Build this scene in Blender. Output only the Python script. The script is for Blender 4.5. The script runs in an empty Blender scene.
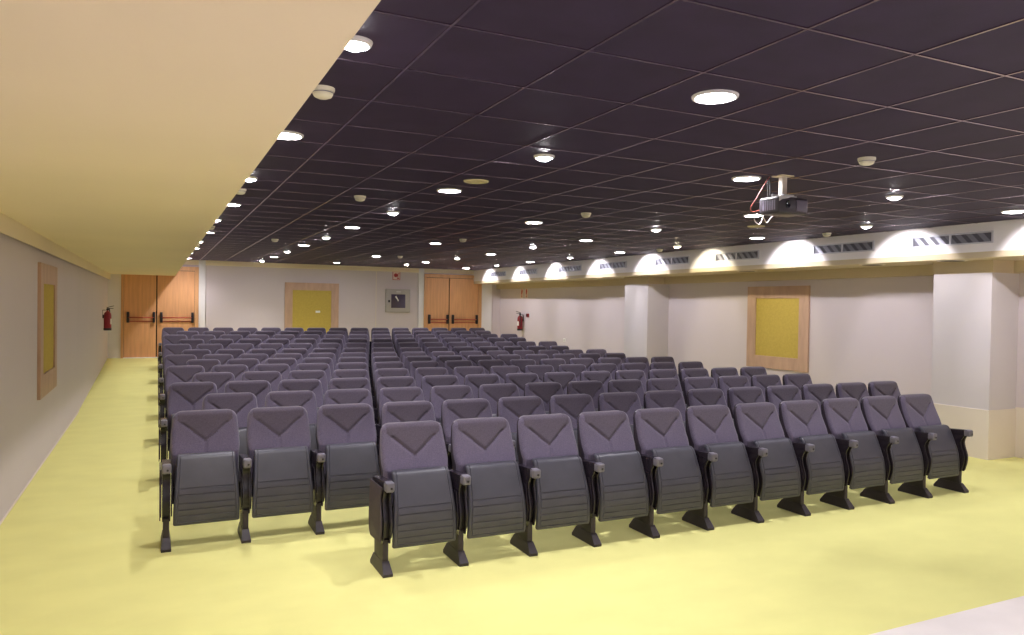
import bpy, bmesh, math, random
from math import pi, sin, cos, sqrt, exp
from mathutils import Vector, Matrix
random.seed(7)
S = bpy.context.scene
C = S.collection

# ---------------------------------------------------------------- materials
def mat(name, col, rough=.6, metal=0., spec=.5, noise=None, bump=None, sheen=0., coat=0.):
    m = bpy.data.materials.new(name); m.use_nodes = True
    nt = m.node_tree; b = nt.nodes['Principled BSDF']
    b.inputs['Base Color'].default_value = (*col, 1)
    b.inputs['Roughness'].default_value = rough
    b.inputs['Metallic'].default_value = metal
    b.inputs['Specular IOR Level'].default_value = spec
    if sheen:
        b.inputs['Sheen Weight'].default_value = sheen
        b.inputs['Sheen Roughness'].default_value = .5
    if coat: b.inputs['Coat Weight'].default_value = coat
    tc = nt.nodes.new('ShaderNodeTexCoord')
    if noise:                                   # (scale, amount, stretch)
        sc, amt, st = noise
        mp = nt.nodes.new('ShaderNodeMapping'); mp.inputs['Scale'].default_value = st
        nt.links.new(tc.outputs['Object'], mp.inputs['Vector'])
        n = nt.nodes.new('ShaderNodeTexNoise'); n.inputs['Scale'].default_value = sc
        n.inputs['Detail'].default_value = 5
        nt.links.new(mp.outputs['Vector'], n.inputs['Vector'])
        r = nt.nodes.new('ShaderNodeValToRGB')
        r.color_ramp.elements[0].position = .3; r.color_ramp.elements[1].position = .7
        r.color_ramp.elements[0].color = (*[max(0, c*(1-amt)) for c in col], 1)
        r.color_ramp.elements[1].color = (*[min(1, c*(1+amt)) for c in col], 1)
        nt.links.new(n.outputs['Fac'], r.inputs['Fac'])
        nt.links.new(r.outputs['Color'], b.inputs['Base Color'])
    if bump:                                    # (scale, strength, distance)
        n2 = nt.nodes.new('ShaderNodeTexNoise'); n2.inputs['Scale'].default_value = bump[0]
        n2.inputs['Detail'].default_value = 3
        nt.links.new(tc.outputs['Object'], n2.inputs['Vector'])
        bp = nt.nodes.new('ShaderNodeBump'); bp.inputs['Strength'].default_value = bump[1]
        bp.inputs['Distance'].default_value = bump[2]
        nt.links.new(n2.outputs['Fac'], bp.inputs['Height'])
        nt.links.new(bp.outputs['Normal'], b.inputs['Normal'])
    return m

def emit(name, col, strength):
    m = bpy.data.materials.new(name); m.use_nodes = True
    nt = m.node_tree; b = nt.nodes['Principled BSDF']
    b.inputs['Base Color'].default_value = (.9, .9, .9, 1)
    b.inputs['Emission Color'].default_value = (*col, 1)
    b.inputs['Emission Strength'].default_value = strength
    return m

ONE = (1, 1, 1)
M = dict(
    carpet=mat('carpet', (.77, .745, .29), .95, spec=.1, noise=(2.2, .03, (1, 1.6, 1)), bump=(260, .25, .004)),
    tile=mat('stage_floor', (.86, .80, .76), .35, noise=(3, .05, ONE)),
    wall=mat('wall_paper', (.635, .565, .60), .8, spec=.25, noise=(1.2, .012, (1, 1, .4)), bump=(180, .08, .002)),
    cream=mat('cream_paint', (.84, .72, .535), .7, spec=.25, noise=(.8, .025, ONE)),
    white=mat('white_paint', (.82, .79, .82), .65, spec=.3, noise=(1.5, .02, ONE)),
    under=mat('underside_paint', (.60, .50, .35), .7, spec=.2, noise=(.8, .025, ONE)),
    bulkhead=mat('bulkhead_paint', (.82, .78, .79), .6, spec=.3, noise=(1.5, .02, ONE)),
    column=mat('column_paint', (.62, .575, .60), .65, spec=.3, noise=(1.5, .02, ONE)),
    dado=mat('dado_paint', (.74, .66, .58), .6, spec=.3, noise=(1.5, .03, ONE)),
    tiles=mat('ceiling_tile', (.032, .021, .051), .62, spec=.2, noise=(5, .12, ONE), bump=(220, .2, .002)),
    bar=mat('ceiling_bar', (.50, .40, .46), .24, metal=1),
    fabric=mat('seat_fabric', (.126, .106, .158), .9, spec=.12, noise=(160, .22, ONE), bump=(420, .3, .002), sheen=.25),
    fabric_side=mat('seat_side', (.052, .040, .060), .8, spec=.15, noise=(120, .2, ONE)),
    fabric_head=mat('seat_fabric_head', (.094, .077, .106), .9, spec=.12, noise=(160, .22, ONE), bump=(420, .3, .002), sheen=.25),
    plastic=mat('seat_plastic', (.058, .056, .074), .42, spec=.5, noise=(9, .1, ONE), bump=(500, .06, .001)),
    plastic_d=mat('frame_plastic', (.020, .015, .022), .26, spec=.45, noise=(9, .12, ONE)),
    endpanel=mat('end_panel', (.062, .046, .058), .6, spec=.3, noise=(40, .12, ONE)),
    metal_d=mat('leg_metal', (.034, .026, .032), .5, spec=.4, noise=(12, .15, ONE)),
    cap=mat('cap_plastic', (.15, .14, .175), .38),
    dark=mat('dark_gap', (.012, .010, .012), .8, spec=.1),
    wood=mat('door_wood', (.70, .365, .175), .45, spec=.4, noise=(3, .10, (6, 6, .5))),
    wood_f=mat('frame_wood', (.66, .36, .175), .45, spec=.4, noise=(3, .10, (5, 5, .6))),
    board_wood=mat('board_frame', (.52, .345, .255), .5, spec=.35, noise=(3, .09, (4, 4, 1))),
    yellow=mat('yellow_panel', (.53, .40, .095), .85, spec=.15, noise=(30, .06, ONE), bump=(200, .2, .002)),
    red=mat('red_paint', (.27, .014, .024), .3, spec=.5),
    redbar=mat('red_bar', (.42, .07, .04), .35),
    blk=mat('black_plastic', (.018, .014, .018), .4),
    hose=mat('hose_rubber', (.02, .018, .02), .6),
    steel=mat('steel', (.62, .62, .62), .3, metal=1),
    silver=mat('silver_paint', (.62, .60, .60), .4, metal=.3),
    label=mat('paper_white', (.85, .84, .82), .6),
    signred=mat('sign_red', (.52, .05, .05), .5),
    signpale=mat('sign_pale', (.78, .62, .55), .5),
    vent=mat('vent_grey', (.55, .54, .60), .4, metal=.2),
    rings=mat('round_grille_grey', (.13, .105, .085), .6),
    ventback=mat('vent_shaft', (.09, .088, .115), .6),
    ventb=mat('vent_blade', (.22, .22, .27), .4, metal=.3),
    cabinet=mat('cabinet_grey', (.44, .405, .385), .4),
    glass=mat('smoked_window', (.045, .035, .085), .06, spec=.8),
    detector=mat('detector_plastic', (.74, .70, .58), .5),
    speaker=mat('speaker_cream', (.60, .52, .34), .6),
    proj=mat('projector_plastic', (.040, .034, .042), .35),
    projg=mat('projector_grey', (.16, .145, .19), .35),
    lens=mat('lens_glass', (.01, .01, .02), .05, spec=.9),
    cabred=mat('cable_red', (.32, .06, .05), .4),
    cabw=mat('cable_white', (.75, .66, .64), .4),
    trimring=mat('lamp_trim', (.80, .78, .80), .35),
)
LAMP = 116.0
M['lampdisc'] = emit('lamp_disc', (1, .955, 1), LAMP)
M['lampspot'] = emit('lamp_spot', (1, .965, 1), LAMP*1.6)
M['lampwarm'] = emit('lamp_spot_warm', (1, .88, .60), LAMP*1.4)
M['lampdisc_bright'] = emit('lamp_disc_bright', (1, .955, 1), LAMP*.8)
M['lampspot_bright'] = emit('lamp_spot_bright', (1, .965, 1), LAMP*1.4)

# ---------------------------------------------------------------- helpers
def obj(name, bm, m, parent=None, smooth=False, angle=None):
    me = bpy.data.meshes.new(name)
    bmesh.ops.recalc_face_normals(bm, faces=bm.faces)
    bm.to_mesh(me); bm.free()
    me.materials.append(M[m] if isinstance(m, str) else m)
    if smooth or angle:
        for p in me.polygons: p.use_smooth = True
        if angle: me.set_sharp_from_angle(angle=math.radians(angle))
    o = bpy.data.objects.new(name, me); C.objects.link(o)
    if parent: o.parent = parent
    return o

def tag(o, label=None, cat=None, group=None, kind=None):
    if label: o['label'] = label
    if cat: o['category'] = cat
    if group: o['group'] = group
    if kind: o['kind'] = kind
    return o

def thing(name, label, cat, loc=(0, 0, 0), rz=0, group=None, kind=None):
    o = bpy.data.objects.new(name, None); C.objects.link(o)
    o.location = loc; o.rotation_euler = (0, 0, rz); o.empty_display_size = .1
    return tag(o, label, cat, group, kind)

def box(bm, x0, x1, y0, y1, z0, z1, bev=0, seg=2):
    r = bmesh.ops.create_cube(bm, size=1)
    for v in r['verts']:
        v.co = Vector((x0+(v.co.x+.5)*(x1-x0), y0+(v.co.y+.5)*(y1-y0), z0+(v.co.z+.5)*(z1-z0)))
    if bev:
        es = list({e for v in r['verts'] for e in v.link_edges})
        bmesh.ops.bevel(bm, geom=es, offset=bev, segments=seg, affect='EDGES', profile=.5)
    return bm

def B(*a, **k): return box(bmesh.new(), *a, **k)

def prism(bm, prof, x0, x1, bev=0, seg=2, axis='x'):
    """extrude a closed (a,b) profile along an axis: x -> (y,z); y -> (x,z); z -> (x,y)"""
    def P(a, b, t):
        return (t, a, b) if axis == 'x' else ((a, t, b) if axis == 'y' else (a, b, t))
    v0 = [bm.verts.new(P(a, b, x0)) for a, b in prof]
    v1 = [bm.verts.new(P(a, b, x1)) for a, b in prof]
    n = len(prof)
    f0 = bm.faces.new(v0[::-1]); f1 = bm.faces.new(v1)
    for i in range(n): bm.faces.new((v0[i], v0[(i+1) % n], v1[(i+1) % n], v1[i]))
    if bev:
        es = list(f0.edges)+list(f1.edges)
        bmesh.ops.bevel(bm, geom=es, offset=bev, segments=seg, affect='EDGES', profile=.5)
    return bm

def lathe(bm, prof, n=24, axis='z', c=(0, 0, 0)):
    """prof: list of (r, h)"""
    rings = []
    for r, h in prof:
        ring = []
        for i in range(n):
            a = 2*pi*i/n
            x, y = r*cos(a), r*sin(a)
            p = (x, y, h) if axis == 'z' else ((x, h, y) if axis == 'y' else (h, x, y))
            ring.append(bm.verts.new((p[0]+c[0], p[1]+c[1], p[2]+c[2])))
        rings.append(ring)
    for a, b in zip(rings, rings[1:]):
        for i in range(n): bm.faces.new((a[i], a[(i+1) % n], b[(i+1) % n], b[i]))
    if prof[0][0] > 1e-6: bm.faces.new(rings[0][::-1])
    if prof[-1][0] > 1e-6: bm.faces.new(rings[-1])
    bmesh.ops.remove_doubles(bm, verts=[v for ring in rings for v in ring], dist=1e-6)
    return bm

def tube(bm, pts, r, n=8):
    pts = [Vector(p) for p in pts]; rings = []
    for i, p in enumerate(pts):
        t = (pts[min(i+1, len(pts)-1)]-pts[max(i-1, 0)]).normalized()
        u = t.cross(Vector((0, 0, 1)))
        if u.length < 1e-3: u = t.cross(Vector((1, 0, 0)))
        u.normalize(); w = t.cross(u)
        rings.append([bm.verts.new(p+u*r*cos(2*pi*k/n)+w*r*sin(2*pi*k/n)) for k in range(n)])
    for a, b in zip(rings, rings[1:]):
        for k in range(n): bm.faces.new((a[k], a[(k+1) % n], b[(k+1) % n], b[k]))
    bm.faces.new(rings[0][::-1]); bm.faces.new(rings[-1])
    return bm

def spline(pts, n):
    """Catmull-Rom through pts (tuples of any size), n samples per span"""
    P = [pts[0]]+list(pts)+[pts[-1]]; out = []
    for i in range(1, len(P)-2):
        for k in range(n):
            t = k/n; r = []
            for a, b, c, d in zip(P[i-1], P[i], P[i+1], P[i+2]):
                r.append(.5*(2*b+(c-a)*t+(2*a-5*b+4*c-d)*t*t+(3*b-a-3*c+d)*t**3))
            out.append(tuple(r))
    out.append(tuple(pts[-1]))
    return out

# ---------------------------------------------------------------- dimensions of the hall
XL, XR, YF, YB = -1.14, 9.95, -2.6, 21.84
ZC, ZS = 2.93, 2.49                   # dark ceiling, underside of the cream soffit
XS, XB = .43, 9.0                     # soffit edge, bulkhead face
YC, YR, SL = 2.92, 13.7, .0400        # front edge of the carpet, start and slope of the ramp
def fz(y): return max(0., (y-YR)*SL)

def struct(name, bm, m, label, cat, parent=None, **k):
    o = obj(name, bm, m, parent, **k)
    if not parent: tag(o, label, cat, None, 'structure')
    return o

# floor: carpet (flat, then a gentle ramp) and the pale floor in front of it
bm = bmesh.new()
prof = [(YC, 0), (YR, 0), (YB+.1, fz(YB+.1)), (YB+.1, -.2), (YC, -.2)]
prism(bm, prof, XL-.1, XR+.1)
struct('floor', bm, 'carpet', 'yellow carpet running under the seat rows up to the back doors', 'floor')
struct('floor', B(XL-.1, XR+.1, YF-.1, YC, -.2, .004), 'tile', 'pale smooth floor in front of the yellow carpet edge', 'floor')

# walls
struct('wall_left', B(XL-.12, XL, YF, YB+.1, -.2, 3.05), 'wall', 'pale lilac grey long wall beside the aisle', 'wall')
struct('wall_right', B(XR, XR+.12, YF, YB+.1, -.2, 3.05), 'wall', 'pale lilac grey long wall beyond the ends of the seat rows', 'wall')
struct('wall_back', B(XL-.1, XR+.1, YB, YB+.12, -.2, 3.05), 'wall', 'pale grey rear wall holding both wooden double doors', 'wall')
struct('wall_front', B(XL-.1, XR+.1, YF-.12, YF, -.2, 3.05), 'white', 'plain white wall facing the seat rows', 'wall')

# dark suspended ceiling with its grid of bars
ceil = struct('ceiling', B(XL-.1, XR+.1, YF-.1, YB+.1, ZC, ZC+.12), 'tiles', 'dark plum tiled suspended ceiling with fine metal grid', 'ceiling')
bm = bmesh.new()
x = 1.03
while x < XB: box(bm, x-.0055, x+.0055, YF, YB, ZC-.006, ZC+.01); x += .617
y = 2.752-9*.61
while y < YB: box(bm, XS, XB, y-.0055, y+.0055, ZC-.0055, ZC+.01); y += .61
struct('ceiling_grid', bm, 'bar', None, None, parent=ceil)

# cream soffit over the aisle, the little beam along the left wall
struct('trim_1', B(XL-.05, XS, YF, YB, ZS, ZC+.02), 'cream', 'wide cream dropped soffit over the left aisle', 'soffit')
bm = bmesh.new(); box(bm, XL+.043, XL+.055, YF, YB, 2.345, ZS+.02); box(bm, XL-.02, XL+.045, YF, YB, 2.455, ZS+.02)
struct('trim_2', bm, 'cream', 'narrow cream ledge along the top of the left wall', 'ledge')
# white bulkhead on the right and its undersides
struct('trim_3', B(XB, XR+.05, YF, YB, 2.578, ZC+.02), 'bulkhead', 'white bulkhead with air grilles along the right of the ceiling', 'bulkhead')
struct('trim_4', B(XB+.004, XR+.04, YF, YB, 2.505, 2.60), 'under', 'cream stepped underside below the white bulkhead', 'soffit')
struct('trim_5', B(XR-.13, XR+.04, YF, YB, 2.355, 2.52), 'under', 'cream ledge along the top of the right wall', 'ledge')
def column(y0, y1, n1, n2, n3, where):
    struct(n1, B(9.4, XR+.02, y0, y1, -.1, 2.42, bev=.006), 'column', 'white square column against the right wall, '+where, 'column')
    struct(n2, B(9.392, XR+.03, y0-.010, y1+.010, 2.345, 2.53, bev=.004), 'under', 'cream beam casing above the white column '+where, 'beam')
    struct(n3, B(9.388, XR+.01, y0-.012, y1+.012, -.1, .622, bev=.005), 'dado', 'beige dado around the foot of the white column '+where, 'dado')
column(5.85, 6.63, 'trim_6', 'trim_7', 'trim_8', 'beside the front row')
column(13.08, 13.95, 'trim_9', 'trim_10', 'trim_11', 'beside the middle rows')
struct('trim_12', B(XR-.012, XR+.01, YF, 5.9, -.1, .64, bev=.004), 'dado', 'beige dado along the right wall ahead of the front column', 'dado')
struct('baseboard_left', B(XL-.01, XL+.010, YF, YB, -.1, .012), 'dado', 'thin pale edging between left wall and carpet', 'edging')
# pale bands around the doors on the back wall
for n, x0, x1, z0, z1, lab in (
        ('trim_13', XL-.02, -.84, 0, 2.6, 'narrow pale band left of the door behind the aisle'),
        ('trim_14', 1.01, 1.18, 0, 2.95, 'narrow pale band right of the door behind the aisle'),
        ('trim_15', 7.20, 7.37, 0, 2.95, 'narrow pale band left of the far right door'),
        ('trim_16', 9.27, 9.64, 0, 2.95, 'pale band right of the far right door')):
    struct(n, B(x0, x1, YB-.05, YB+.02, z0, z1), 'white', lab, 'trim')
struct('trim_17', B(XS, XB, YB-.048, YB+.02, 2.80, 2.95), 'cream', 'cream band along the top of the back wall', 'trim')
struct('trim_18', B(5.88, 5.90, YB-.006, YB+.02, 0, 2.80), 'dado', 'thin vertical joint on the back wall left of the hose cabinet', 'joint')

# ---------------------------------------------------------------- doors
def double_door(n, x0, x1, xs, la, lb, ztop, ltop, label):
    z0 = fz(YB)
    d = thing('door_%d' % n, label, 'door', ((x0+x1)/2, YB-.06, z0), kind='structure')
    ox, oy, oz = d.location
    def L(bm):
        bmesh.ops.translate(bm, verts=bm.verts, vec=(-ox, -oy, -oz)); return bm
    yf = YB-.085
    bm = bmesh.new()
    box(bm, x0, la, yf, YB+.02, z0-.05, ztop); box(bm, lb, x1, yf, YB+.02, z0-.05, ztop)
    box(bm, x0, x1, yf-.002, YB+.02, ltop, ztop)
    obj('door_frame', L(bm), 'wood_f', d)
    obj('shadow_gap', L(B(la-.01, lb+.01, YB-.02, YB+.01, z0-.03, ltop+.01)), 'dark', d)
    obj('threshold', L(B(la, lb, YB-.13, YB-.02, z0-.02, z0+.014, bev=.004)), 'label', d)
    for a, b in ((la+.006, xs-.014), (xs+.014, lb-.006)):
        lf = obj('door_leaf', L(B(a, b, YB-.065, YB-.022, z0+.012, ltop-.012, bev=.003)), 'wood', d)
        pb = bmesh.new()
        for xx in (a+.10, b-.05):
            box(pb, xx-.032, xx+.032, YB-.145, YB-.06, z0+.92, z0+1.20, bev=.012)
        obj('panic_housing', L(pb), 'blk', lf, angle=40)
        pb = bmesh.new()
        tube(pb, [(a+.11, YB-.130, z0+1.055), (b-.06, YB-.130, z0+1.055)], .017, 10)
        obj('panic_bar', L(pb), 'redbar', lf, smooth=True)
        obj('guide_bar', L(B(a+.11, b-.06, YB-.085, YB-.06, z0+.942, z0+.966)), 'redbar', lf)
    return d
double_door(1, -.84, 1.01, -.005, -.78, .915, 2.74, 2.635, 'wooden double door with panic bars at the end of the left aisle')
double_door(2, 7.37, 9.27, 8.19, 7.43, 9.16, 2.77, 2.665, 'wooden double door with panic bars in the far right corner')

# ---------------------------------------------------------------- framed yellow boards on the walls
def board(label, w, h, fw, loc, rz, tagpos=None, fb=None):
    """frame lies in local XZ, faces local -Y, origin at the bottom centre"""
    t = thing('wall_board', label, 'wall panel', loc, rz, 'framed yellow boards')
    fb = fb or fw
    bm = bmesh.new()
    for a in ((-w/2, -w/2+fw, 0, h), (w/2-fw, w/2, 0, h), (-w/2+fw, w/2-fw, h-fw, h), (-w/2+fw, w/2-fw, 0, fb)):
        box(bm, a[0], a[1], -.032, .004, a[2], a[3], bev=.003)
    obj('frame', bm, 'board_wood', t)
    p = obj('panel', B(-w/2+fw-.01, w/2-fw+.01, -.016, .003, fb-.01, h-fw+.01), 'yellow', t)
    if tagpos:
        x, z, a, b = tagpos
        tag(obj('paper_slip', B(x-a/2, x+a/2, -.0185, -.0155, z-b/2, z+b/2), 'label', p), 'small white slip')
    return t
board('wood framed yellow board on the left wall by the aisle', 1.44, 1.46, .22, (XL, 10.0, .76), pi/2, fb=.25)
board('wood framed yellow board on the back wall with small white slip', 1.52, 1.70, .215, (4.02, YB, .70), 0, (.165, .875, .13, .06))
board('wood framed yellow board on the right wall', 1.45, 1.47, .215, (XR, 9.95, .785), -pi/2, fb=.22)

# ---------------------------------------------------------------- fire equipment
def extinguisher(label, loc, rz):
    t = thing('fire_extinguisher', label, 'fire extinguisher', loc, rz, 'wall hung fire extinguishers')
    bm = bmesh.new()
    lathe(bm, [(0, 0), (.070, 0), (.078, .012), (.080, .03), (.080, .34), (.074, .385), (.055, .42), (.030, .44), (.022, .45), (.022, .47), (0, .47)], 28)
    body = obj('cylinder', bm, 'red', t, angle=50)
    bm = bmesh.new(); lathe(bm, [(0, -.004), (.082, -.004), (.084, .0), (.084, .05), (.081, .052)], 28)
    obj('base_ring', bm, 'blk', t, angle=40)
    bm = bmesh.new()
    for i in range(9):
        a0, a1 = -pi/2-.75+i*1.5/9, -pi/2-.75+(i+1)*1.5/9
        f = [(.0812*cos(a), .0812*sin(a), z) for a, z in ((a0, .14), (a1, .14), (a1, .27), (a0, .27))]
        bm.faces.new([bm.verts.new(p) for p in f])
    bmesh.ops.remove_doubles(bm, verts=bm.verts, dist=1e-5)
    tag(obj('sticker', bm, 'label', t, smooth=True), 'pale sticker')
    bm = bmesh.new(); box(bm, -.026, .026, -.026, .026, .462, .505, bev=.006)
    box(bm, -.012, .012, -.12, .02, .502, .516, bev=.004)
    prism(bm, [(.02, .515), (-.02, .530), (-.13, .565), (-.13, .577), (-.02, .545), (.02, .535)], -.011, .011)
    obj('valve', bm, 'blk', t, angle=40)
    bm = bmesh.new()
    tube(bm, spline([(.02, -.02, .485), (.07, -.03, .50), (.105, -.035, .44), (.105, -.035, .32), (.098, -.02, .20), (.095, -.01, .10)], 6), .011, 8)
    obj('hose', bm, 'hose', t, smooth=True)
    bm = bmesh.new(); box(bm, -.03, .03, .075, .105, .28, .36); box(bm, -.02, .02, .0, .105, .462, .475); box(bm, -.02, .02, .098, .1055, .30, .474)
    obj('wall_bracket', bm, 'blk', t)
    return t
extinguisher('red fire extinguisher hanging in the left corner by the aisle door', (XL+.105, 19.75, 1.12), pi/2)
extinguisher('red fire extinguisher hanging on the right wall near the far door', (XR-.105, 20.15, 1.10), -pi/2)

# little dark red call point right of the extinguisher
t = thing('call_point', 'small dark red alarm call point beside the right wall extinguisher', 'alarm', (XR, 19.80, 1.50), -pi/2)
obj('box', B(-.055, .055, -.055, .003, 0, .11, bev=.008), 'red', t, angle=40)
obj('button_plate', B(-.035, .035, -.060, -.053, .02, .09, bev=.004), 'blk', t)

# signs : pale plates with red pictograms
def sign(label, loc, rz, w, h, kind):
    t = thing('fire_sign', label, 'sign', loc, rz, 'red and white fire signs')
    obj('plate', B(-w/2, w/2, -.008, .002, 0, h), 'signpale', t)
    bm = bmesh.new()
    def q(x0, x1, z0, z1): box(bm, (x0-.5)*w, (x1-.5)*w, -.012, -.007, z0*h, z1*h)
    if kind == 'ext':                # extinguisher outline over an arrow
        q(.34, .66, .40, .80); q(.42, .58, .80, .88); q(.30, .72, .88, .93); q(.70, .80, .60, .90)
        prism(bm, [(-.18*w, .24*h), (.18*w, .24*h), (0, .08*h)], -.012, -.007, axis='y')
        q(.44, .56, .24, .34)
    else:                            # hose reel in a frame
        q(.0, 1., .94, 1.); q(.0, 1., 0, .06); q(0, .07, 0, 1); q(.93, 1., 0, 1)
        lathe(bm, [(.10*w, -.012), (.10*w, -.007), (.25*w, -.007), (.25*w, -.012)], 16, 'y', (-.08*w, 0, .56*h))
        q(.66, .75, .20, .75); q(.60, .86, .12, .24); q(.70, .88, .70, .78)
    tag(obj('pictogram', bm, 'signred', t), 'red pictogram')
    return t
sign('red and white hose sign above the grey hose cabinet', (6.505, YB, 2.555), 0, .235, .255, 'hose')
sign('fire sign left of the pair above the right wall extinguisher', (XR, 20.25, 2.06), -pi/2, .17, .29, 'ext')
sign('fire sign right of the pair above the right wall extinguisher', (XR, 19.94, 2.06), -pi/2, .17, .29, 'ext')

# hose cabinet
t = thing('hose_cabinet', 'grey wall cabinet with dark square window below the hose sign', 'cabinet', (6.55, YB, 1.58))
bm = bmesh.new(); box(bm, -.38, .38, -.065, .003, 0, .70, bev=.006)
obj('body', bm, 'cabinet', t, angle=40)
bm = bmesh.new()
for a in ((-.35, -.215, .03, .67), (.225, .35, .03, .67), (-.215, .225, .545, .67), (-.215, .225, .03, .135)):
    box(bm, a[0], a[1], -.077, -.063, a[2], a[3])
d = obj('door', bm, 'cabinet', t)
obj('window', B(-.215, .225, -.071, -.062, .135, .545), 'glass', d)
obj('lock', B(-.31, -.25, -.090, -.074, .30, .37, bev=.006), 'blk', d)
bm = bmesh.new(); prism(bm, [(-.10, .47), (-.06, .50), (.02, .36), (.0, .33), (-.02, .37)], -.0745, -.0705, axis='y')
tag(obj('pictogram', bm, 'label', d), 'painted white reflection on the dark window')  # white shape stands in for a diagonal reflection in the window
obj('label_strip', B(-.06, .08, -.079, -.0765, .60, .64), 'silver', d)

# sockets on the walls
def socket(label, loc, rz):
    t = thing('wall_socket', label, 'socket', loc, rz)
    obj('plate', B(-.05, .05, -.014, .002, -.05, .05, bev=.005), 'label', t, angle=40)
    bm = bmesh.new(); lathe(bm, [(.030, -.0146), (.030, -.013), (.024, -.013), (.024, -.0146)], 20, 'y')
    obj('socket_ring', bm, 'silver', t)
socket('small white wall socket on the right wall behind the rear seats', (XR, 17.6, .93), -pi/2)

# ---------------------------------------------------------------- air grilles on the bulkhead
ORD = ['zeroth', 'first', 'second', 'third', 'fourth', 'fifth', 'sixth', 'seventh', 'eighth', 'ninth', 'tenth', 'eleventh', 'twelfth', 'thirteenth', 'fourteenth', 'fifteenth']
def vent_mesh():
    t = thing('air_grille', None, None)
    w, h = 1.07, .145
    bm = bmesh.new()
    for a in ((-w/2, w/2, h/2-.018, h/2), (-w/2, w/2, -h/2, -h/2+.018), (-w/2, -w/2+.022, -h/2, h/2), (w/2-.022, w/2, -h/2, h/2), (-.012, .012, -h/2, h/2)):
        box(bm, a[0], a[1], -.016, .002, a[2], a[3], bev=.003)
    obj('frame', bm, 'vent', t)
    obj('backing', B(-w/2+.01, w/2-.01, -.003, .001, -h/2+.01, h/2-.01), 'ventback', t)
    bm = bmesh.new()
    n = 7  # broad slanted strips, shaped to imitate light and shadow stripes across the louvres
    for k in range(n):
        xc = -w/2+.115+k*(w-.23)/(n-1)
        for sh in (0,):
            zz = h/2-.017
            v = [bm.verts.new(p) for p in ((xc+.050-.034, -.013, -zz), (xc+.050+.034, -.005, -zz), (xc-.050+.034, -.005, zz), (xc-.050-.034, -.013, zz))]
            u = [bm.verts.new((p.co.x+.003, p.co.y+.003, p.co.z)) for p in v]
            bm.faces.new(v); bm.faces.new(u[::-1])
            for i in range(4): bm.faces.new((v[i], v[(i+1) % 4], u[(i+1) % 4], u[i]))
    obj('stripe_blades', bm, 'ventb', t)
    return t
vents = [6.13, 7.77, 9.97, 11.76, 13.84, 15.70, 17.96, 19.90]
def dup(root, loc, label, rot=None):
    r = root.copy(); C.objects.link(r); r.location = loc; r['label'] = label
    if rot: r.rotation_euler = rot
    for ch in root.children:
        c = ch.copy(); C.objects.link(c); c.parent = r
        for g in ch.children:
            d = g.copy(); C.objects.link(d); d.parent = c
    return r
v0 = vent_mesh()
for i, y in enumerate(vents):
    lab = 'long grey air grille on the white bulkhead, %s' % ('nearest the front' if i == 0 else 'farthest back' if i == 7 else ORD[i+1]+' from the front')
    if i == 0:
        v0.location = (XB, y, 2.75); v0.rotation_euler = (0, 0, -pi/2); tag(v0, lab, 'air vent', 'air grilles on the bulkhead')
    else: dup(v0, (XB, y, 2.75), lab)

# round dark fittings under the bulkhead
def ring_mesh():
    t = thing('round_grille', None, None)
    bm = bmesh.new()
    lathe(bm, [(.135, .0), (.135, -.006), (.150, -.010), (.172, -.008), (.178, 0)], 32)
    obj('rim', bm, 'dado', t, angle=40)
    bm = bmesh.new(); lathe(bm, [(0, -.012), (.130, -.011), (.138, -.006), (.138, .001), (0, .001)], 32)
    obj('mesh_disc', bm, 'rings', t)
    return t
r0 = ring_mesh()
for i, (x, y) in enumerate([(9.22, 6.25), (9.24, 7.46), (9.24, 9.97)]):
    lab = 'round dark grille under the white bulkhead, ' + ['nearest the front column', 'second from the front', 'third from the front'][i]
    if i == 0: r0.location = (x, y, 2.507); tag(r0, lab, 'grille', 'round grilles under the bulkhead')
    else: dup(r0, (x, y, 2.507), lab)

# ---------------------------------------------------------------- ceiling lamps
def disc_lamp(m='lampdisc'):
    t = thing('downlight', None, None)
    bm = bmesh.new()
    lathe(bm, [(.098, .002), (.098, -.010), (.104, -.014), (.116, -.010), (.120, .002)], 32)
    obj('trim_ring', bm, 'trimring', t, angle=40)
    bm = bmesh.new(); dz = .022 if 'bright' in m else .0125
    lathe(bm, [(0, -dz), (.05, -dz*.93), (.08, -dz*.72), (.0985, -.008), (.0985, .001), (0, .001)], 32)
    obj('diffuser', bm, m, t)
    return t
def spot_lamp(m='lampspot'):
    t = thing('spotlight', None, None)
    bm = bmesh.new()
    lathe(bm, [(.058, .002), (.058, -.018), (.063, -.021), (.072, -.016), (.078, .002)], 28)
    obj('trim_ring', bm, 'trimring', t, angle=40)
    bm = bmesh.new(); lathe(bm, [(0, -.038), (.022, -.036), (.042, -.026), (.054, -.012), (.056, .001), (0, .001)], 24)
    obj('bulb', bm, m, t, smooth=True)
    return t
def beam(root, energy, col, z, size=100):
    l = bpy.data.lights.new('beam', 'SPOT'); l.energy = energy; l.color = col
    l.spot_size = math.radians(size); l.spot_blend = 1.0; l.shadow_soft_size = .02
    o = bpy.data.objects.new('beam', l); C.objects.link(o); o.parent = root; o.location = (0, 0, z)
    return o
LX = [.72, 2.53, 4.45, 6.26, 8.22]
LY = [-.75, 1.15, 3.05, 4.87, 6.73, 8.66, 10.60, 12.55, 14.50, 16.45, 18.40, 20.50]
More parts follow.
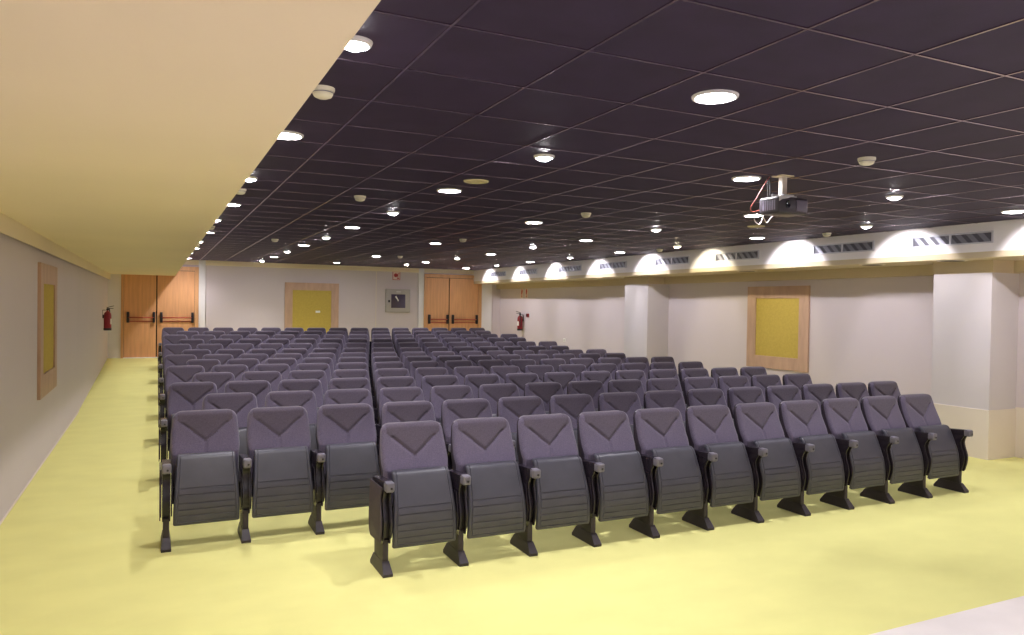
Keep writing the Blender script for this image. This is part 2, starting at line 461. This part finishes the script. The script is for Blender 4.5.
MEAS = {(0, 0): (.735, 3.12), (0, 1): (.745, 5.05), (0, 2): (.72, 6.95), (0, 3): (.735, 8.95), (0, 4): (.70, 10.70), (0, 5): (.71, 12.78), (0, 6): (.69, 14.75), (0, 7): (.69, 16.80), (0, 8): (.66, 18.40), (0, 9): (.70, 20.9),
        (1, 0): (2.58, 3.04), (1, 1): (2.535, 4.83), (1, 2): (2.51, 6.71), (1, 3): (2.53, 8.66), (1, 4): (2.52, 10.68), (1, 5): (2.53, 12.56), (1, 6): (2.52, 14.56), (1, 7): (2.50, 16.50), (1, 8): (2.55, 18.75), (1, 9): (2.50, 20.7),
        (2, 1): (4.42, 4.80), (2, 3): (4.42, 8.68), (2, 5): (4.46, 12.60), (2, 7): (4.54, 16.87), (2, 9): (4.38, 20.3),
        (3, 1): (6.29, 4.85), (3, 2): (6.23, 6.63), (3, 3): (6.235, 8.51), (3, 4): (6.33, 10.54), (3, 5): (6.23, 12.25), (3, 6): (6.41, 14.58), (3, 7): (6.32, 16.33), (3, 9): (6.15, 19.7),
        (4, 1): (8.245, 4.92), (4, 2): (8.165, 6.69), (4, 3): (8.22, 8.67), (4, 5): (8.25, 12.44), (4, 6): (8.22, 14.36), (4, 7): (8.28, 16.43), (4, 8): (8.29, 18.45)}
ROWN = ['along the cream soffit edge', 'in the second lamp line from the soffit', 'in the middle lamp line', 'in the fourth lamp line from the soffit', 'in the lamp line beside the bulkhead']
FIRST = [0, 0, 1, 1, 1]               # first fitting of each line over the seats
BEAM = 96.
protoD, protoS, protoW = disc_lamp(), spot_lamp(), spot_lamp('lampwarm')
frontD, frontS = disc_lamp('lampdisc'), spot_lamp('lampspot')
edgeD, edgeS = disc_lamp('lampdisc'), spot_lamp('lampspot')
beam(edgeD, 80, (1, .955, 1), -.045, 140); beam(edgeS, 80, (1, .955, 1), -.075, 140)
sideD, sideS = disc_lamp('lampdisc'), spot_lamp('lampspot')
brightD, brightS = disc_lamp('lampdisc_bright'), spot_lamp('lampspot_bright')
for _p, _z, _c in ((brightD, -.05, (1, .96, 1)), (brightS, -.075, (1, .965, 1)), (protoW, -.075, (1, .90, .66))):   # tilted spots added to throw bright scallops onto the bulkhead
    _o = beam(_p, 68, _c, _z, 84)
    _o.rotation_euler = (0, math.radians(-55), 0); _o.data.spot_blend = .35
for _p, _z, _e, _w in ((protoD, -.045, 1, 100), (protoS, -.075, 1, 100), (frontD, -.045, 1.35, 84), (frontS, -.075, 1.35, 84), (sideD, -.045, .9, 96), (sideS, -.075, .9, 96), (brightD, -.045, 1., 70), (brightS, -.075, 1., 70)): beam(_p, BEAM*_e, (1, .955, 1), _z, _w)
used = set()
def place(proto, loc, label, cat, group):
    if proto.name in used: return dup(proto, loc, label)
    used.add(proto.name); proto.location = loc
    return tag(proto, label, cat, group)
for i, x in enumerate(LX):
    cnt = 0
    for k, y in enumerate(LY):
        kk = k-2
        isdisc = (i+kk) % 2 == 1
        x, y = MEAS.get((i, kk), (LX[i], LY[k]))
        if i == 2 and not isdisc and kk >= 0: continue
        if kk >= FIRST[i]:
            cnt += 1
            pos = 'nearest the front' if cnt == 1 else ORD[cnt]+' fitting from the front'
            where = pos+' '+ROWN[i]
        else:
            where = ['near the front wall ', 'over the pale front floor ', 'over the carpet edge '][k]+ROWN[i]
        warm = (i == 4 and kk == 4); hot = i == 4
        if kk < 0: place(frontD if isdisc else frontS, (x, y, ZC), 'lit %s, ' % ('round downlight' if isdisc else 'small spotlight')+where, 'ceiling light', 'ceiling downlights' if isdisc else 'ceiling spotlights')
        elif isdisc: place(brightD if hot else sideD if i == 3 else edgeD if i == 0 else protoD, (x, y, ZC), 'lit round downlight, '+where, 'ceiling light', 'ceiling downlights')
        elif warm: place(protoW, (x, y, ZC), 'warm yellowish lit spotlight, '+where, 'ceiling light', 'ceiling spotlights')
        else: place(brightS if hot else sideS if i == 3 else edgeS if i == 0 else protoS, (x, y, ZC), 'small bright spotlight, '+where, 'ceiling light', 'ceiling spotlights')

# detectors and speakers on the dark ceiling
def detector_mesh():
    t = thing('smoke_detector', None, None)
    bm = bmesh.new(); lathe(bm, [(0, .001), (.060, .001), (.060, -.012), (.056, -.020), (0, -.020)], 24)
    obj('base', bm, 'detector', t, angle=40)
    bm = bmesh.new(); lathe(bm, [(.050, -.018), (.052, -.030), (.044, -.044), (.026, -.052), (0, -.054)], 24)
    h = obj('sensor_head', bm, 'detector', t, angle=50)
    bm = bmesh.new(); lathe(bm, [(.0515, -.0235), (.0535, -.0235), (.0535, -.0270), (.0515, -.0270)], 24)
    obj('slot', bm, 'ventb', h)
    return t
det = detector_mesh()
DET = [(.755, 3.87, 'nearest the front along the cream soffit edge'), (.72, 7.71, 'second from the front along the cream soffit edge'),
       (.70, 11.73, 'third from the front along the cream soffit edge'), (.69, 15.80, 'fourth from the front along the cream soffit edge'),
       (1.86, 7.56, 'nearer of the two between the first two lamp lines'), (1.84, 13.49, 'farther of the two between the first two lamp lines'),
       (4.565, 3.75, 'above the front row, ahead of the projector'), (4.505, 7.51, 'behind the projector in the middle lamp line'),
       (4.575, 11.56, 'third from the front in the middle lamp line'), (5.00, 16.51, 'near the back of the middle lamp line'),
       (8.52, 7.63, 'nearer of the two beside the white bulkhead'), (8.42, 11.37, 'farther of the two beside the white bulkhead')]
for i, (x, y, w) in enumerate(DET):
    lab = 'small cream smoke detector, '+w
    if i == 0: det.location = (x, y, ZC); tag(det, lab, 'smoke detector', 'smoke detectors')
    else: dup(det, (x, y, ZC), lab)
def speaker_mesh():
    t = thing('ceiling_speaker', None, None)
    bm = bmesh.new(); lathe(bm, [(.090, .001), (.090, -.006), (.098, -.010), (.108, -.007), (.112, .001)], 32)
    obj('rim', bm, 'speaker', t, angle=40)
    bm = bmesh.new(); lathe(bm, [(0, -.007), (.091, -.004), (.091, .0005), (0, .0005)], 32)
    obj('grille', bm, 'speaker', t)
    return t
sp = speaker_mesh(); sp.location = (2.53, 6.10, ZC)
tag(sp, 'flat round cream ceiling disc ahead of a lit downlight', 'speaker', 'round ceiling speakers')
dup(sp, (7.08, 7.49, ZC), 'flat round cream ceiling disc seen just below the projector')

# ---------------------------------------------------------------- projector, its mount and cables
PX, PY = 4.62, 4.58
t = thing('projector_mount', 'pale ceiling pole and plate carrying the projector', 'bracket', (PX-.01, PY, ZC))
obj('pole', B(-.030, .022, -.022, .022, -.17, .0, bev=.004), 'detector', t)
bm = bmesh.new(); box(bm, -.07, .06, -.06, .06, -.008, .002, bev=.003)
obj('ceiling_plate', bm, 'speaker', t)
bm = bmesh.new()
box(bm, -.12, .14, -.012, .012, -.170, -.158); box(bm, -.06, .05, -.07, .07, -.168, -.160)
for xx in (-.10, .10): box(bm, xx-.008, xx+.008, -.02, .02, -.1815, -.166)
obj('bracket_plate', bm, 'steel', t)
t = thing('projector', 'dark video projector hanging from a pale ceiling pole', 'projector', (PX, PY, 2.613)); t.scale = (.68, .68, .93)
bm = bmesh.new(); box(bm, -.235, .235, -.155, .165, 0, .145, bev=.022, seg=3)
obj('body', bm, 'proj', t, angle=40)
obj('front_panel', B(.045, .215, -.164, -.150, .022, .122, bev=.008), 'projg', t, angle=40)
bm = bmesh.new(); lathe(bm, [(.022, -.150), (.032, -.152), (.034, -.164), (.028, -.166), (.024, -.160), (0, -.158)], 24, 'y', (-.09, 0, .075))
obj('lens', bm, 'lens', t, angle=40)
bm = bmesh.new()
for k in range(6): box(bm, -.2375, -.2335, -.10+k*.036, -.10+k*.036+.02, .03, .115)
obj('side_vents', bm, 'projg', t)
bm = bmesh.new(); prism(bm, [(-.225, .100), (-.225, .1465), (-.03, .1465), (-.10, .128), (-.18, .118)], -.1575, -.06, axis='y')
tag(obj('lit_corner', bm, 'silver', t), 'painted light on the top corner')  # silver piece stands in for light catching the body's top corner
bm = bmesh.new(); tube(bm, spline([(4.54, 4.66, 2.928), (4.502, 4.66, 2.884), (4.46, 4.67, 2.815), (4.409, 4.68, 2.73), (4.379, 4.70, 2.671), (4.41, 4.71, 2.640), (4.48, 4.712, 2.655)], 6), .0038, 8)
tag(obj('cable', bm, 'cabred', smooth=True), 'thin red cable looping from the ceiling down to the projector side', 'cable')
for (x0, x1, x2), w in (((4.545, 4.562, 4.575), 'left'), ((4.572, 4.588, 4.60), 'right')):
    bm = bmesh.new(); tube(bm, spline([(x0, 4.69, 2.928), (x1, 4.70, 2.86), (x2, 4.71, 2.79), (x2+.004, 4.715, 2.72)], 6), .006, 8)
    tag(obj('cable', bm, 'hose', smooth=True), 'dark cable dropping beside the projector pole, %s of the two' % w, 'cable')
bm = bmesh.new()
tube(bm, spline([(4.47, 4.712, 2.63), (4.436, 4.715, 2.60), (4.446, 4.715, 2.561), (4.49, 4.71, 2.541), (4.531, 4.715, 2.597), (4.576, 4.72, 2.561), (4.618, 4.715, 2.607), (4.652, 4.712, 2.625)], 7), .0038, 8)
tag(obj('cable', bm, 'cabw', smooth=True), 'pale tangled cable hanging under the projector', 'cable')

# ---------------------------------------------------------------- auditorium chairs
P = .555
def backrest_mesh():
    NU, NV = 46, 72
    zb, zt = .405, .973
    R = .062
    def hw(z):
        t = (z-zb)/(zt-zb)
        w = .2425 + .0085*max(0, min(1, (t-.42)/.12)) - .020*max(0, (t-.55)/.45)**1.3
        dz = zt-z
        if dz < R: w = w-R+sqrt(max(0, R*R-(R-dz)**2))
        dz = z-zb
        if dz < .03: w = w-.03+sqrt(max(0, .03**2-(.03-dz)**2))
        return max(w, .02)
    def yf(z):
        u = min(.97-z, .31)
        return .188-.26*u-.40*u*u
    def yr(z): return .150+.103*((z-.40)/.57)
    def dist(px, pz, a, b):
        ax, az = a; bx, bz = b
        t = max(0, min(1, ((px-ax)*(bx-ax)+(pz-az)*(bz-az))/((bx-ax)**2+(bz-az)**2)))
        return sqrt((px-ax-t*(bx-ax))**2+(pz-az-t*(bz-az))**2)
    def front(x, z, w):
        r = .034
        def ro(e):
            e = max(0, min(e, r)); return r-sqrt(max(0, r*r-(r-e)**2))
        o = max(ro((w-abs(x))), ro(zt-z), .7*ro(z-zb))
        d = min(dist(x, z, (-.158, .882), (0, .748)), dist(x, z, (.158, .882), (0, .748)))
        o += .014*exp(-(d/.0070)**2)
        dv = dist(x, z, (0, .735), (0, .42))
        o += .009*exp(-(dv/.006)**2)
        lim = .748+abs(x)*(.138/.168)
        if z > lim: o -= .005*(1-exp(-((z-lim)/.012)))          # the head pad stands proud
        o -= .006*(abs(x)/.24)**2*exp(-((z-.66)/.12)**2)       # side bolsters
        return yf(z)+o
    bm = bmesh.new()
    zs = [zb+(zt-zb)*(.5-.5*cos(pi*(j/NV)))*.35+(zt-zb)*(j/NV)*.65 for j in range(NV+1)]
    F, K = [], []
    for z in zs:
        w = hw(z); fr, kr = [], []
        for i in range(NU+1):
            s = -1+2*i/NU; s = .6*s+.4*sin(s*pi/2)
            x = s*w
            fr.append(bm.verts.new((x, front(x, z, w), z)))
            kr.append(bm.verts.new((x*.975, yr(z)-.006, z)))
        F.append(fr); K.append(kr)
    for j in range(NV):
        for i in range(NU):
            bm.faces.new((F[j][i], F[j][i+1], F[j+1][i+1], F[j+1][i]))
            bm.faces.new((K[j][i+1], K[j][i], K[j+1][i], K[j+1][i+1]))
        bm.faces.new((K[j][0], F[j][0], F[j+1][0], K[j+1][0]))
        bm.faces.new((F[j][NU], K[j][NU], K[j+1][NU], F[j+1][NU]))
    for i in range(NU):
        bm.faces.new((K[0][i], K[0][i+1], F[0][i+1], F[0][i]))
        bm.faces.new((F[NV][i], F[NV][i+1], K[NV][i+1], K[NV][i]))
    # plastic shell behind
    sh = bmesh.new()
    NZ = 24; rows = []
    for j in range(NZ+1):
        z = zb-.13+(zt-.012-zb+.13)*j/NZ
        w = hw(max(zb+.02, min(zt-.001, z)))-.004
        rows.append([(x*w, yr(z)-.010+a*.8, z) for x, a in ((-1, 0), (-.96, .024), (-.6, .036), (0, .040), (.6, .036), (.96, .024), (1, 0))])
    vs = [[sh.verts.new(p) for p in r] for r in rows]
    for a, b in zip(vs, vs[1:]):
        for i in range(7): sh.faces.new((a[i], a[(i+1) % 7], b[(i+1) % 7], b[i]))
    sh.faces.new(vs[0][::-1]); sh.faces.new(vs[-1])
    return bm, sh

def pan_mesh():
    path = spline([(-.112, .160), (-.128, .185), (-.135, .27), (-.131, .355), (-.120, .425), (-.091, .508), (-.060, .588), (-.042, .630), (-.032, .652), (-.014, .668), (.012, .675), (.040, .676)], 10)
    L = [0]
    for a, b in zip(path, path[1:]): L.append(L[-1]+math.hypot(b[0]-a[0], b[1]-a[1]))
    tot = L[-1]
    def at(s):
        s = max(0, min(tot, s))
        for i in range(len(L)-1):
            if L[i+1] >= s:
                f = (s-L[i])/max(1e-9, L[i+1]-L[i])
                return tuple(a+(b-a)*f for a, b in zip(path[i], path[i+1]))
        return path[-1]
    G = [.072, .148, .224, .300, .405, .485]           # groove centres, fraction of the path
    gs = [g*tot for g in G]
    rows = {0., tot}
    for k in range(41): rows.add(tot*k/40)
    for g in gs:
        for d in (-.005, -.002, .002, .005): rows.add(g+d)
    rows = sorted(rows)
    cols = sorted(set([-1+k/8 for k in range(17)]+[s*v for s in (-1, 1) for v in (.985, .955, .86, .872, .884, .896)]))
    def halfw(s): return .2275-.027*max(0, (s/tot-.25)/.75)
    bm = bmesh.new(); F, K = [], []
    for s in rows:
        y, z = at(s); y2, z2 = at(s+.004); y1, z1 = at(s-.004)
        ty, tz = y2-y1, z2-z1; l = math.hypot(ty, tz); ny, nz = -tz/l, ty/l
        w = halfw(s)+.004; fr, kr = [], []
        e = min(s, tot-s)
        rc = .036 if s > tot/2 else .02
        if e < rc: w -= rc-sqrt(max(0, rc**2-(rc-e)**2))
        for c in cols:
            o = 0.
            if abs(c) < .868:
                for g in gs:
                    if abs(s-g) <= .0022: o = .0045
            if .868 < abs(c) < .89 and .05*tot < s < .93*tot: o = .0045
            if abs(c) > .95: o += .010*((abs(c)-.95)/.05)**2
            if e < .012: o += .008*(1-e/.012)**2
            fr.append(bm.verts.new((c*w, y-ny*o, z-nz*o)))
            kr.append(bm.verts.new((c*w, y-ny*.022, z-nz*.022)))
        F.append(fr); K.append(kr)
    n = len(cols)-1
    for j in range(len(rows)-1):
        for i in range(n):
            bm.faces.new((F[j][i], F[j][i+1], F[j+1][i+1], F[j+1][i]))
            bm.faces.new((K[j][i+1], K[j][i], K[j+1][i], K[j+1][i+1]))
        bm.faces.new((K[j][0], F[j][0], F[j+1][0], K[j+1][0]))
        bm.faces.new((F[j][n], K[j][n], K[j+1][n], F[j+1][n]))
    for i in range(n):
        bm.faces.new((K[0][i], K[0][i+1], F[0][i+1], F[0][i]))
        bm.faces.new((F[-1][i], F[-1][i+1], K[-1][i+1], K[-1][i]))
    # upholstered seat cushion behind it
    cu = bmesh.new(); rr = []
    for k in range(15):
        s = tot*(.04+.89*k/14)
        y, z = at(s); y2, z2 = at(s+.004); y1, z1 = at(s-.004)
        ty, tz = y2-y1, z2-z1; l = math.hypot(ty, tz); ny, nz = -tz/l, ty/l
        w = halfw(s)-.012
        q = sqrt(max(0, 1-abs(2*k/14-1)**4))
        rr.append([cu.verts.new((x*w, y-ny*o, z-nz*o)) for x, o in ((-1, .024), (-.98, .026+.03*q), (-.9, .026+.045*q), (0, .026+.055*q), (.9, .026+.045*q), (.98, .026+.03*q), (1, .024))])
    for a, b in zip(rr, rr[1:]):
        for i in range(7): cu.faces.new((a[i], a[(i+1) % 7], b[(i+1) % 7], b[i]))
    cu.faces.new(rr[0][::-1]); cu.faces.new(rr[-1])
    return bm, cu

SIDE = spline([(-.166, .600), (-.150, .572), (-.122, .520), (-.132, .455), (-.158, .375), (-.156, .300), (-.132, .212)], 5)
SIDE_B = spline([(.120, .200), (.160, .235), (.172, .32), (.165, .43), (.155, .52), (.135, .600)], 5)
def side_mesh(outer=0):
    """two S-edged plates with a recessed core between them"""
    bm = bmesh.new()
    prof = SIDE+SIDE_B
    for a in (-.0275, .0185): prism(bm, prof, a, a+.009, bev=.0025, seg=2)
    core = [(y+(.045 if y < 0 else -.012), max(.215, z)) for y, z in prof]
    prism(bm, core, -.0200, .0200)
    rib = spline([(-.104, .520), (-.116, .455), (-.138, .375), (-.136, .300), (-.112, .240), (.03, .240), (.04, .38), (.03, .52)], 4)
    for a in (-.0395, .0325): prism(bm, rib, a, a+.007, bev=.0025, seg=2)
    return bm
def leg_mesh():
    bm = bmesh.new()
    prism(bm, [(-.112, .070), (-.112, .23), (.104, .23), (.104, .070)], -.021, .021, bev=.006)
    v = []
    for hw_, pts in ((.034, [(-.178, 0), (.158, 0)]), (.034, [(-.180, .020), (.160, .020)]), (.024, [(-.118, .088), (.110, .088)])):
        v.append([bm.verts.new((sx*hw_, y, z)) for (y, z), sx in ((pts[0], -1), (pts[0], 1), (pts[1], 1), (pts[1], -1))])
    for a, b in zip(v, v[1:]):
        for i in range(4): bm.faces.new((a[i], a[(i+1) % 4], b[(i+1) % 4], b[i]))
    bm.faces.new(v[0][::-1]); bm.faces.new(v[-1])
    return bm
def arm_mesh():
    prof = spline([(.150, .618), (.02, .630), (-.12, .640), (-.180, .642), (-.206, .632), (-.209, .602), (-.186, .583), (-.14, .586), (.150, .580)], 4)
    bm = bmesh.new(); prism(bm, prof, -.0290, .0290, bev=.008, seg=3)
    return bm
def cap_mesh():
    return B(-.0310, .0310, -.2155, -.148, .5785, .6465, bev=.014, seg=4)
def screw_mesh():
    bm = bmesh.new(); lathe(bm, [(0, -.2200), (.0085, -.2195), (.0085, -.214)], 12, 'y', (.006, 0, .606))
    return bm

_b, _s = backrest_mesh(); _p, _c = pan_mesh()
def mk(name, bm, m, **k):
    o = obj(name, bm, m, **k); me = o.data; bpy.data.objects.remove(o); return me
def BACKF(z):
    u = min(.97-z, .31)
    return .188-.26*u-.40*u*u
def v_split(me):
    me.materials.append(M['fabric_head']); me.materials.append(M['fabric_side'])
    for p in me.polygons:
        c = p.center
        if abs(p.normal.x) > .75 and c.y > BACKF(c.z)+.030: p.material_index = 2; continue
        if c.z > .748+abs(c.x)*(.138/.168)-.004 and abs(c.x) < .2: p.material_index = 1
    return me
ME = dict(
    backrest=v_split(mk('backrest', _b, 'fabric', smooth=True)), back_shell=mk('back_shell', _s, 'plastic_d', angle=40),
    seat_pan=mk('seat_pan', _p, 'plastic', angle=35), seat_cushion=mk('seat_cushion', _c, 'fabric', angle=50),
    side_panel=mk('side_panel', side_mesh(), 'plastic_d', angle=35), leg=mk('leg', leg_mesh(), 'metal_d', angle=35),
    armrest=mk('armrest', arm_mesh(), 'plastic_d', angle=35), armrest_cap=mk('armrest_cap', cap_mesh(), 'cap', angle=40),
    screw=mk('screw', screw_mesh(), 'blk'),
    hinge_rod=mk('hinge_rod', tube(bmesh.new(), [(-.215, .02, .40), (.215, .02, .40)], .014, 10), 'metal_d', smooth=True),
    end_panel=mk('end_panel', prism(bmesh.new(), [(y*.97-.0, .012+z*.985) for y, z in SIDE+SIDE_B], -.004, .004, bev=.002), 'endpanel', angle=35),
)
def part(name, parent, loc=(0, 0, 0)):
    o = bpy.data.objects.new(name, ME[name]); C.objects.link(o)
    o.parent = parent; o.location = loc
    return o
def standard(root, x, end=0):
    part('side_panel', root, (x, 0, 0)); part('leg', root, (x, 0, 0))
    a = part('armrest', root, (x, 0, 0)); c = part('armrest_cap', a); part('screw', c)
    if end: part('end_panel', root, (x+end*.0425, 0, 0))
def chair(x, y, label, first, last):
    z = fz(y)
    t = thing('auditorium_chair', label, 'chair', (x, y, z), 0, 'rows of tip-up auditorium chairs')
    if y > YR: t.rotation_euler = (math.atan(SL), 0, 0)
    part('backrest', t); part('back_shell', t); part('seat_pan', t); part('seat_cushion', t); part('hinge_rod', t)
    standard(t, -P/2, -1 if first else 0)
    if last: standard(t, P/2, 1)
    return t
ROWY = [5.03, 6.145, 7.26, 8.375, 9.49, 10.61, 11.72, 12.82, 13.92, 14.96, 16.01, 17.06, 18.11, 19.17]
X0 = .0728
for r, y in enumerate(ROWY):
    n = r+1
    if n == 1: xs, pitch, cnt = 1.4168, .550, 11
    elif n % 2 == 0: xs, pitch, cnt = X0, P, 15
    else: xs, pitch, cnt = X0+P/2, P, 14
    rn = 'front row' if n == 1 else 'rearmost row' if n == 14 else ORD[n]+' row from the front'
    for j in range(cnt):
        pos = 'leftmost seat' if j == 0 else 'rightmost seat' if j == cnt-1 else ORD[j+1]+' seat from the left'
        chair(xs+(j+.5)*pitch, y, 'grey purple tip-up chair, %s in the %s' % (pos, rn), j == 0, j == cnt-1)

# ---------------------------------------------------------------- camera, world, colour management
f, yaw, pitch, roll, h = 747.103, .4438167, -.0159217, .01545, 1.83867
Fv = Vector((sin(yaw)*cos(pitch), cos(yaw)*cos(pitch), sin(pitch)))
Rv = Vector((cos(yaw), -sin(yaw), 0)); Uv = Rv.cross(Fv)
R2 = cos(roll)*Rv+sin(roll)*Uv; U2 = -sin(roll)*Rv+cos(roll)*Uv
cd = bpy.data.cameras.new('camera'); cam = bpy.data.objects.new('camera', cd); C.objects.link(cam)
cd.sensor_width = 36; cd.lens = f/1024*36; cd.clip_start = .05; cd.clip_end = 100
m3 = Matrix((R2, U2, -Fv)).transposed()
cam.matrix_world = Matrix.Translation((0, 0, h)) @ m3.to_4x4()
S.camera = cam
w = bpy.data.worlds.new('world'); S.world = w; w.use_nodes = True
w.node_tree.nodes['Background'].inputs['Color'].default_value = (.01, .01, .011, 1)
w.node_tree.nodes['Background'].inputs['Strength'].default_value = 1
S.view_settings.view_transform = 'Standard'; S.view_settings.look = 'None'
S.view_settings.exposure = 0.0; S.view_settings.gamma = 1; S.view_settings.use_curve_mapping = False
S.cycles.use_denoising = True
S.cycles.max_bounces = 10; S.cycles.diffuse_bounces = 6; S.cycles.glossy_bounces = 3
S.cycles.sample_clamp_indirect = 8
S.cycles.use_light_tree = True
